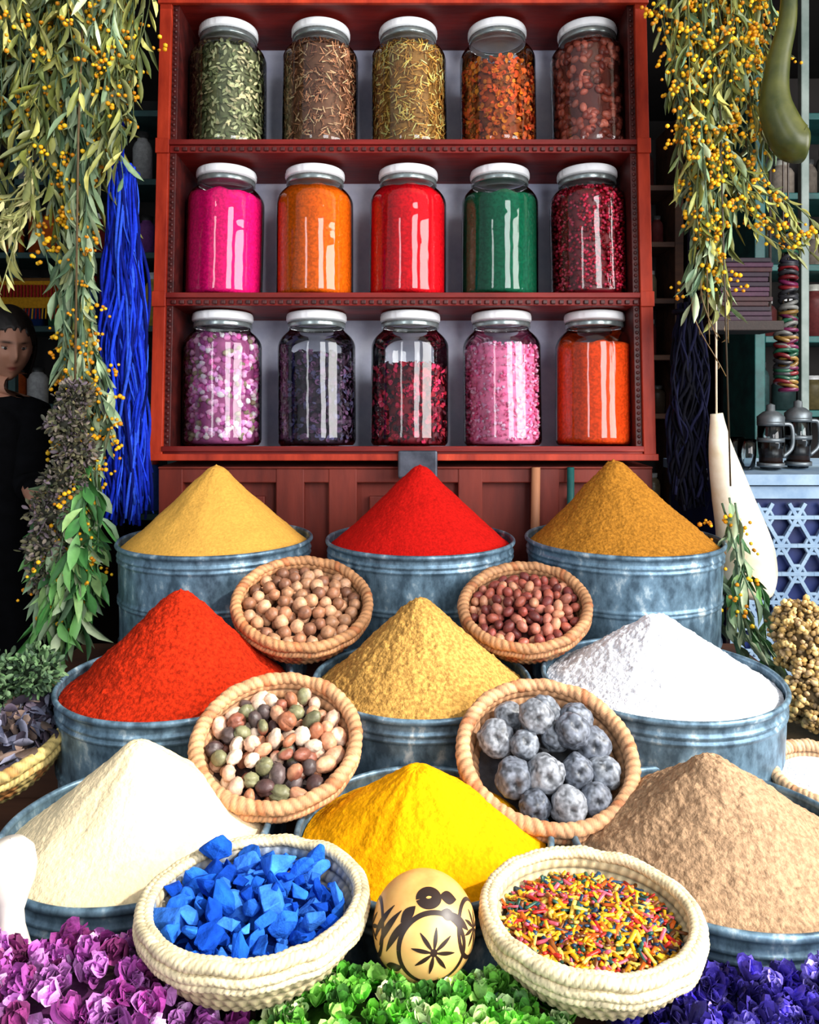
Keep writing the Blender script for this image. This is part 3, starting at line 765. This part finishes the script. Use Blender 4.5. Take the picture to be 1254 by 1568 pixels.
sh=shelfunit('back_display_shelf',-2.3,-.95,3.2,.3,zsL,2.75,M('dark_teal_wood',C(22,50,52),C(36,72,70),10,.6))
mb=MB()
for z in zsL[:-1]:
    x=-2.22
    while x<-1.06:
        r=U(.032,.05)
        bottle(mb,x+r,3.32+U(-.03,.03),z+.001,U(.15,.24),r,rc(TIN,.3),rc([C(200,200,200),C(150,40,30),C(40,40,40)],.2))
        x+=2*r+U(.006,.03)
mb.build('bottles',m_attrs,parent=sh)
mb=MB()
mb.box(-2.0,-1.25,2.9,2.92,1.76,1.86,C(150,104,16))
for k in range(60):
    x=-2.0+k*.0125; mb.box(x,x+.007,2.893,2.9,1.80,1.845,C(120,20,20))
    V,F=tube([(x+.004,2.905,1.762),(x+.004+U(-.003,.003),2.9,1.72)],.003,5); mb.add(V,F,rc([C(170,124,24),C(130,34,24)],.2))
V,F=tube([(-2.1,2.91,1.865),(-1.2,2.91,1.865)],.008,8); mb.add(V,F,C(90,60,30))
for xx in (-2.05,-1.22):
    V,F=tube([(xx,2.91,1.86),(xx,2.91,2.9)],.004,6); mb.add(V,F,C(90,60,30))
mb.build('fringed_textile',m_yarn)
mb=MB()
mb.box(-2.1,-1.15,2.82,3.16,0,1.20,C(40,26,20))
for z0,z1,c in [(1.20,1.23,(120,30,34)),(1.23,1.27,(60,90,100)),(1.27,1.31,(150,130,110))]:
    mb.box(-1.95,-1.5,2.86,3.10,z0+.001,z1,C(*c))
mb.box(-1.42,-1.33,2.86,2.98,1.201,1.36,C(200,20,24))
mb.build('shop_counter',m_attr,bevel=.004)

# ---------------------------------------------------------------- background, right side
zsR=[.55,1.0,1.38,1.66,1.93,2.2,2.5]
sh=shelfunit('back_display_shelf',1.30,2.4,2.95,.3,zsR,2.75,m_teal)
mb=MB()
for z in zsR[:-1]:
    x=1.35
    while x<2.3:
        r=U(.03,.05)
        bottle(mb,x+r,3.1+U(-.03,.03),z+.001,U(.13,.22),r,rc([C(60,60,56),C(90,80,50),C(40,60,60),C(120,110,100),C(90,40,40)],.3),rc([C(200,200,200),C(60,60,60),C(170,170,160)],.2)); x+=2*r+U(.006,.03)
mb.build('bottles',m_attrs,parent=sh)
zw=[.9,1.35,1.62,1.88,2.14,2.4]
sh=shelfunit('wooden_wall_shelf',.62,1.26,3.6,.28,zw,2.7,m_wood)
mb=MB()
for z in zw:
    x=.68
    while x<1.16:
        r=U(.024,.04); bottle(mb,x+r,3.75,z+.001,U(.11,.2),r,rc([C(60,50,40),C(70,30,30),C(40,60,60),C(100,90,70)],.3),rc([C(150,150,150),C(60,60,60)],.2)); x+=2*r+U(.006,.02)
mb.build('bottles',m_attrs,parent=sh)
mb=MB()
for k in range(13):
    z=1.66+k*.0145; w_=U(-.008,.008); mb.box(.90+w_,1.07+w_,2.32,2.44,z,z+.0135,rc([C(44,14,38),C(28,9,28),C(60,24,50),C(50,16,22)],.25))
mb.box(.88,1.10,2.30,2.46,1.63,1.659,C(34,20,16))
V,F=tube([(.885,2.38,1.64),(.885,2.38,2.9)],.005,6); mb.add(V,F,C(40,30,24)); V,F=tube([(1.095,2.38,1.64),(1.095,2.38,2.9)],.005,6); mb.add(V,F,C(40,30,24))
mb.build('folded_textile_stack',m_attr,bevel=.005)
mb=MB(); mb.box(1.21,1.235,2.42,2.445,1.222,2.90); mb.build('white_shelf_post',M('white_post',C(90,106,100),C(124,136,130),10,.5),bevel=.003)
def torus(R,r,n=24,m=8):
    V=[]
    for i in range(n):
        a=2*math.pi*i/n
        for j in range(m):
            b=2*math.pi*j/m; V.append(((R+r*math.cos(b))*math.cos(a),(R+r*math.cos(b))*math.sin(a),r*math.sin(b)))
    return np.array(V),[(i*m+j,((i+1)%n)*m+j,((i+1)%n)*m+(j+1)%m,i*m+(j+1)%m) for i in range(n) for j in range(m)]
TR=torus(1,.33)
mb=MB()
BR=[C(100,20,26),C(24,70,50),C(120,90,40),C(110,110,106),C(30,30,40),C(90,24,60),C(40,40,44)]
for x,zt,zb in [(1.15,1.95,1.45),(1.135,1.62,1.47)]:
    V,F=tube([(x,2.38,2.9),(x,2.38,zb)],.003,5); mb.add(V,F,C(60,50,40))
    z=zt
    while z>zb:
        mb.inst(TR,(x,2.38,z),rx(U(-.4,.4))@ry(U(-.4,.4)),(.022,.022,.020),rc(BR,.25)); z-=.013
mb.build('bangle_garland',m_attrs)
mb=MB()
x0,x1,yf=.90,1.60,2.20
mb.box(x0,x1,yf+.03,yf+.5,0,1.19,mat=1)
mb.box(x0-.02,x1,yf-.02,yf+.52,1.19,1.22)
for a,b in[(x0,x0+.03),(x0+.34,x0+.37),(x1-.03,x1)]: mb.box(a,b,yf,yf+.03,0,1.19)
for z in (.02,.40,.78,1.15): mb.box(x0+.03,x1-.03,yf,yf+.03,z,z+.035)
cell=.092
for zi in range(14):
    for xi in range(8):
        cx=x0+.055+xi*cell+(cell/2 if zi%2 else 0); cz=.06+zi*cell*.866
        if cx>x1-.05 or cz>1.16: continue
        for a in range(3):
            mb.box(cx-cell*.5,cx+cell*.5,yf+.006+a*.0005,yf+.018+a*.0005,cz-.0055,cz+.0055,rot=ry(a*math.pi/3))
        hx=[(cx+.026*math.cos(q*math.pi/3),yf+.012,cz+.026*math.sin(q*math.pi/3)) for q in range(7)]
        for q in range(6):
            V,F=tube([hx[q],hx[q+1]],.0055,6); mb.add(V,F)
mb.build('pierced_lattice_counter',[M('lattice_paint',C(120,148,178),C(156,180,200),12,.5),M('navy_board',C(12,26,74),C(20,42,104),8,.5)],bevel=.001)
g2=glassM('drinking_glass',(.85,.9,.92))
def gl(name,x,y,r,h,lid=None):
    e=empty(name,(x,y,1.221)); mb=MB()
    V,F=lathe([(.0005,.003),(r*.8,.003),(r,h*.5),(r,h),(r*.95,h),(r*.93,h*.5),(r*.75,.008),(.0005,.008)],32); mb.add(V,F,mat=0)
    if lid:
        V,F=lathe([(r*1.04,h-.012),(r*1.06,h+.006),(r*.6,h+.02),(.012,h+.024),(.012,h+.04),(.0005,h+.045)],32); mb.add(V,F,mat=1)
        P=spline([(r*.98,0,h*.9),(r*1.7,0,h*.85),(r*1.75,0,h*.45),(r*.98,0,h*.25)],20); V,F=tube(P,.006,8); mb.add(V,F,mat=1)
        V,F=lathe([(.0005,.01),(r*.9,.01),(r*.9,h*.55),(.0005,h*.55)],24); mb.add(V,F,mat=2)
        for zz in (.01,h*.55,h-.02):
            V,F=lathe([(r*1.01,zz),(r*1.05,zz),(r*1.05,zz+.012),(r*1.01,zz+.012)],32); mb.add(V,F,mat=1)
    mb.build('glass_body',[g2,M('press_metal',C(90,100,105),C(130,136,140),20,.45,metal=.7),M('dark_coffee',C(24,14,10),C(34,20,14),10,.3)],parent=e)
gl('coffee_press',1.06,2.30,.036,.15,True)
gl('coffee_press',1.16,2.34,.036,.16,True)
gl('drinking_glass',.99,2.30,.026,.09); gl('drinking_glass',1.0,2.40,.026,.09); gl('drinking_glass',.94,2.40,.026,.09)

# ---------------------------------------------------------------- woman in black at the left edge
W=empty('woman',(-1.36,2.52,0))
J=[(0,0,.95),(0,0,1.08),(.01,.0,1.22),(.025,.01,1.36),(.05,0,1.45),(.068,-.005,1.52),
   (-.14,.0,1.385),(-.175,.0,1.12),(-.15,-.12,.93),
   (.16,.0,1.375),(.155,-.02,1.17),(.265,-.15,1.06),
   (-.085,0,.88),(-.09,0,.50),(-.09,.01,.09),(-.09,-.12,.04),
   (.085,0,.88),(.09,0,.50),(.09,.01,.09),(.09,-.12,.04)]
E=[(0,1),(1,2),(2,3),(3,4),(4,5),(3,6),(6,7),(7,8),(3,9),(9,10),(10,11),(0,12),(12,13),(13,14),(14,15),(0,16),(16,17),(17,18),(18,19)]
RR=[(.15,.11),(.125,.10),(.13,.105),(.12,.09),(.05,.05),(.045,.045),(.062,.062),(.045,.045),(.026,.022),(.062,.062),(.047,.047),(.030,.026),(.09,.09),(.06,.06),(.04,.04),(.035,.03),(.09,.09),(.06,.06),(.04,.04),(.035,.03)]
me=bpy.data.meshes.new('bodygraph'); me.from_pydata(J,E,[]); ob=bpy.data.objects.new('bodygraph',me); sc.collection.objects.link(ob)
md=ob.modifiers.new('skin','SKIN')
for i,r in enumerate(RR): me.skin_vertices[0].data[i].radius=r; me.skin_vertices[0].data[i].use_root=(i==0)
ss=ob.modifiers.new('sub','SUBSURF'); ss.levels=2; ss.render_levels=2
dg=bpy.context.evaluated_depsgraph_get(); bme=bpy.data.meshes.new_from_object(ob.evaluated_get(dg)); bpy.data.objects.remove(ob)
m_skin=M('skin',C(176,120,96),C(196,142,116),8,.5,sss=.1); m_black=M('black_cloth',C(9,9,11),C(16,16,19),20,.95,bump=.3,bscale=30,spec=.1); m_shoe=M('black_shoe',C(14,12,12),C(22,20,20),8,.4)
bme.materials.clear()
for m in(m_skin,m_black,m_shoe): bme.materials.append(m)
for p in bme.polygons:
    c=p.center; p.use_smooth=True
    if c.z>1.435: k=0
    elif c.z<.11: k=2
    elif (abs(c.x)>.12 and c.z<1.15 and c.y<-.045): k=0
    else: k=1
    p.material_index=k
bo=bpy.data.objects.new('body',bme); sc.collection.objects.link(bo); bo.parent=W
prof=[(.075,1.43),(.15,1.36),(.150,1.25),(.138,1.10),(.16,.95),(.18,.7),(.22,.4),(.25,.10),(.245,.098)]
V,F=lathe([tuple(p) for p in spline([(a,b,0) for a,b in prof],40)[:,:2]],64)
a=np.arctan2(V[:,1],V[:,0]); k=np.clip((1.1-V[:,2]),0,1); V[:,0]*=1+.05*k*np.sin(a*9); V[:,1]*=.72*(1+.07*k*np.sin(a*9+1)); V[:,0]+=.03*np.clip((V[:,2]-1.1)/.3,0,1.2)
mb=MB(); mb.add(V,F); mb.build('dress',m_black,parent=W)
mb=MB()
for P,R in [(spline([(-.125,0,1.39),(-.165,0,1.25),(-.175,0,1.12),(-.168,-.05,1.06)],16),np.linspace(.075,.056,16)),(spline([(.14,0,1.385),(.157,-.01,1.27),(.157,-.02,1.175),(.180,-.05,1.145)],16),np.linspace(.072,.055,16))]:
    V,F=tube(P,R,20); mb.add(V,F)
mb.build('sleeves',m_black,parent=W)
mb=MB()
for wr,d in [((-.15,-.12,.93),(.05,-.45,-.9)),((.265,-.15,1.06),(.50,-.60,-.55))]:
    wr=np.array(wr); d=np.array(d)/np.linalg.norm(d); Rm=dirrot(d,(0,0,1)); s=1 if wr[0]>0 else -1
    V=ICO3[0]*np.array([.05,.040,.016]); mb.add(V@Rm.T+wr+d*.045,ICO3[1])
    for k,(off,L) in enumerate([(-.028,.062),(-.0095,.074),(.0095,.070),(.027,.055)]):
        pts=[(.075,off,0),(.09+L*.35,off*1.15,.002),(.09+L*.72,off*1.2,-.010),(.09+L,off*1.2,-.024)]
        P=spline(pts,12)@Rm.T+wr; V,F=tube(P,np.linspace(.0088,.0062,12),8); mb.add(V,F)
    P=spline([(.028,-.030*s,0),(.055,-.052*s,-.004),(.085,-.058*s,-.012)],10)@Rm.T+wr; V,F=tube(P,np.linspace(.011,.008,10),8); mb.add(V,F)
mb.build('hands',m_skin,parent=W)
T=ico(5)
sk=np.array(C(176,124,100)); lip=np.array(C(134,60,54)); br=np.array(C(36,24,18))
V=[];Cc=[]
def G(x,z,cx,cz,sx,sz): return math.exp(-((x-cx)/sx)**2-((z-cz)/sz)**2)
for v in T[0]:
    x,y,z=v
    X=x*.069*(1-.34*max(0,-z)**1.7); Y=y*.092*(1-.10*max(0,-z)); Z=z*.115
    c=sk.copy()
    if y<0:
        f=-y
        Y-=.022*G(x*1.0,z,0,-.18,.12,.16)*f
        Y-=.011*G(x,z,0,.02,.11,.25)*f
        Y+=.012*(G(x,z,.38,.04,.2,.13)+G(x,z,-.38,.04,.2,.13))*f
        Y-=.007*(G(x,z,.34,.22,.3,.08)+G(x,z,-.34,.22,.3,.08))*f
        Y-=.006*(G(x,z,.55,-.20,.2,.2)+G(x,z,-.55,-.20,.2,.2))*f
        Y-=.008*G(x,z,0,-.48,.22,.05)*f+.006*G(x,z,0,-.60,.20,.05)*f-.005*G(x,z,0,-.54,.26,.022)*f
        Y-=.012*G(x,z,0,-.84,.26,.14)
        a=min(1,1.4*G(x,z,0,-.53,.20,.06)) if y<-.4 else 0; c=c*(1-a)+lip*a
        b=min(1,1.3*(G(x,z,.36,.21,.22,.032)+G(x,z,-.36,.21,.22,.032))); c=c*(1-b)+br*b
    V.append((X,Y,Z)); Cc.append(c)
HR=rz(math.radians(40))@rx(math.radians(14)); HO=np.array([.080,-.02,1.600])
mb=MB(); mb.add(np.array(V)@HR.T+HO,T[1],np.array(Cc))
for s in(-1,1):
    V=ICO2[0]*np.array([.0105,.009,.0055])+np.array([s*.026,-.072,.005]); mb.add(V@HR.T+HO,ICO2[1],C(180,172,164))
    V=ICO2[0]*np.array([.0045,.004,.0048])+np.array([s*.026,-.0795,.004]); mb.add(V@HR.T+HO,ICO2[1],C(20,14,10))
    V=ICO2[0]*np.array([.0125,.010,.005])+np.array([s*.026,-.0725,.0115]); mb.add(V@HR.T+HO,ICO2[1],sk*.6)
    V=ICO2[0]*np.array([.008,.018,.030])+np.array([s*.070,.008,-.005]); mb.add(V@HR.T+HO,ICO2[1],sk*.95)
mb.build('head',M('face_skin',(1,1,1),attr=True,scale=8,rough=.5,a_lo=.92,a_hi=1.05),parent=W)
mb=MB(); V=[]
for v in T[0]:
    x,y,z=v
    fz=.46-1.0*max(0,abs(x)-.40)+.06*math.sin(x*23)
    k=1.0 if (z>fz and y<-.10) or y>=-.10 else .78
    if y>=-.10 and z<-.75: k=.8
    st=1+.014*math.sin(x*60+z*9)
    V.append((x*.081*k*st,(y*.100+.008)*k*st,z*.125*k+.004))
mb.add(np.array(V)@HR.T+HO,T[1])
for s in(-1,1):
    for q in range(7):
        P=spline([(s*.052,-.035+q*.012,.075),(s*(.076+.002*q),-.020+q*.014,.01),(s*.073,-.008+q*.014,-.06),(s*.064,.01+q*.012,-.11)],14)
        V,F=tube(P@HR.T+HO,np.linspace(.009,.004,14),7); mb.add(V,F)
V=ICO3[0]*np.array([.045,.04,.045])+np.array([0,.115,-.01]); mb.add(V@HR.T+HO,ICO3[1])
mb.build('hair',M('dark_hair',C(16,11,9),C(34,23,18),30,.5,stretch=(1,1,.2)),parent=W)

# ---------------------------------------------------------------- lights
w=bpy.data.worlds.new('World'); sc.world=w; w.use_nodes=True; nt=w.node_tree
bg=nt.nodes['Background']; bg.inputs[0].default_value=(.80,.90,1,1); bg.inputs[1].default_value=.52
def light(kind,name,loc,target,energy,color=(1,1,1),size=1,sy=None,angle=.1):
    l=bpy.data.lights.new(name,kind); l.energy=energy; l.color=color
    if kind=='AREA': l.shape='RECTANGLE'; l.size=size; l.size_y=sy or size
    if kind=='SUN': l.angle=angle
    o=bpy.data.objects.new(name,l); sc.collection.objects.link(o); o.location=loc
    o.rotation_euler=(Vector(target)-Vector(loc)).to_track_quat('-Z','Y').to_euler(); return o
light('SUN','sun',(3.0,-.95,2.6),(0,0,0),5.0,(1,.95,.86),angle=.03)
light('AREA','added_streak_light_right',(2.25,.25,2.0),(0,2.0,1.8),96,(1,.98,.96),1.45,1.6)  # added area lamp, stands in for the bright open street; wide jar streaks
light('AREA','added_streak_light_front',(1.15,-1.0,2.2),(0,1.9,1.8),62,(.97,.98,1),.85,1.8)  # added area lamp, no fixture there; second jar streak and fill on the rack
light('AREA','added_streak_light_left',(-1.3,-.9,2.2),(0,1.9,1.8),14,(.95,.98,1),.30,1.6)  # added narrow area lamp for the faint streak on the jars' left

# ---------------------------------------------------------------- camera
cd=bpy.data.cameras.new('camera'); cam=bpy.data.objects.new('camera',cd); sc.collection.objects.link(cam); sc.camera=cam
cam.location=(0,0,1.45); cam.rotation_euler=(math.radians(90),0,0)
cd.sensor_fit='HORIZONTAL'; cd.sensor_width=36; cd.lens=36*1200/1254; cd.shift_y=-184/1254; cd.clip_start=.02
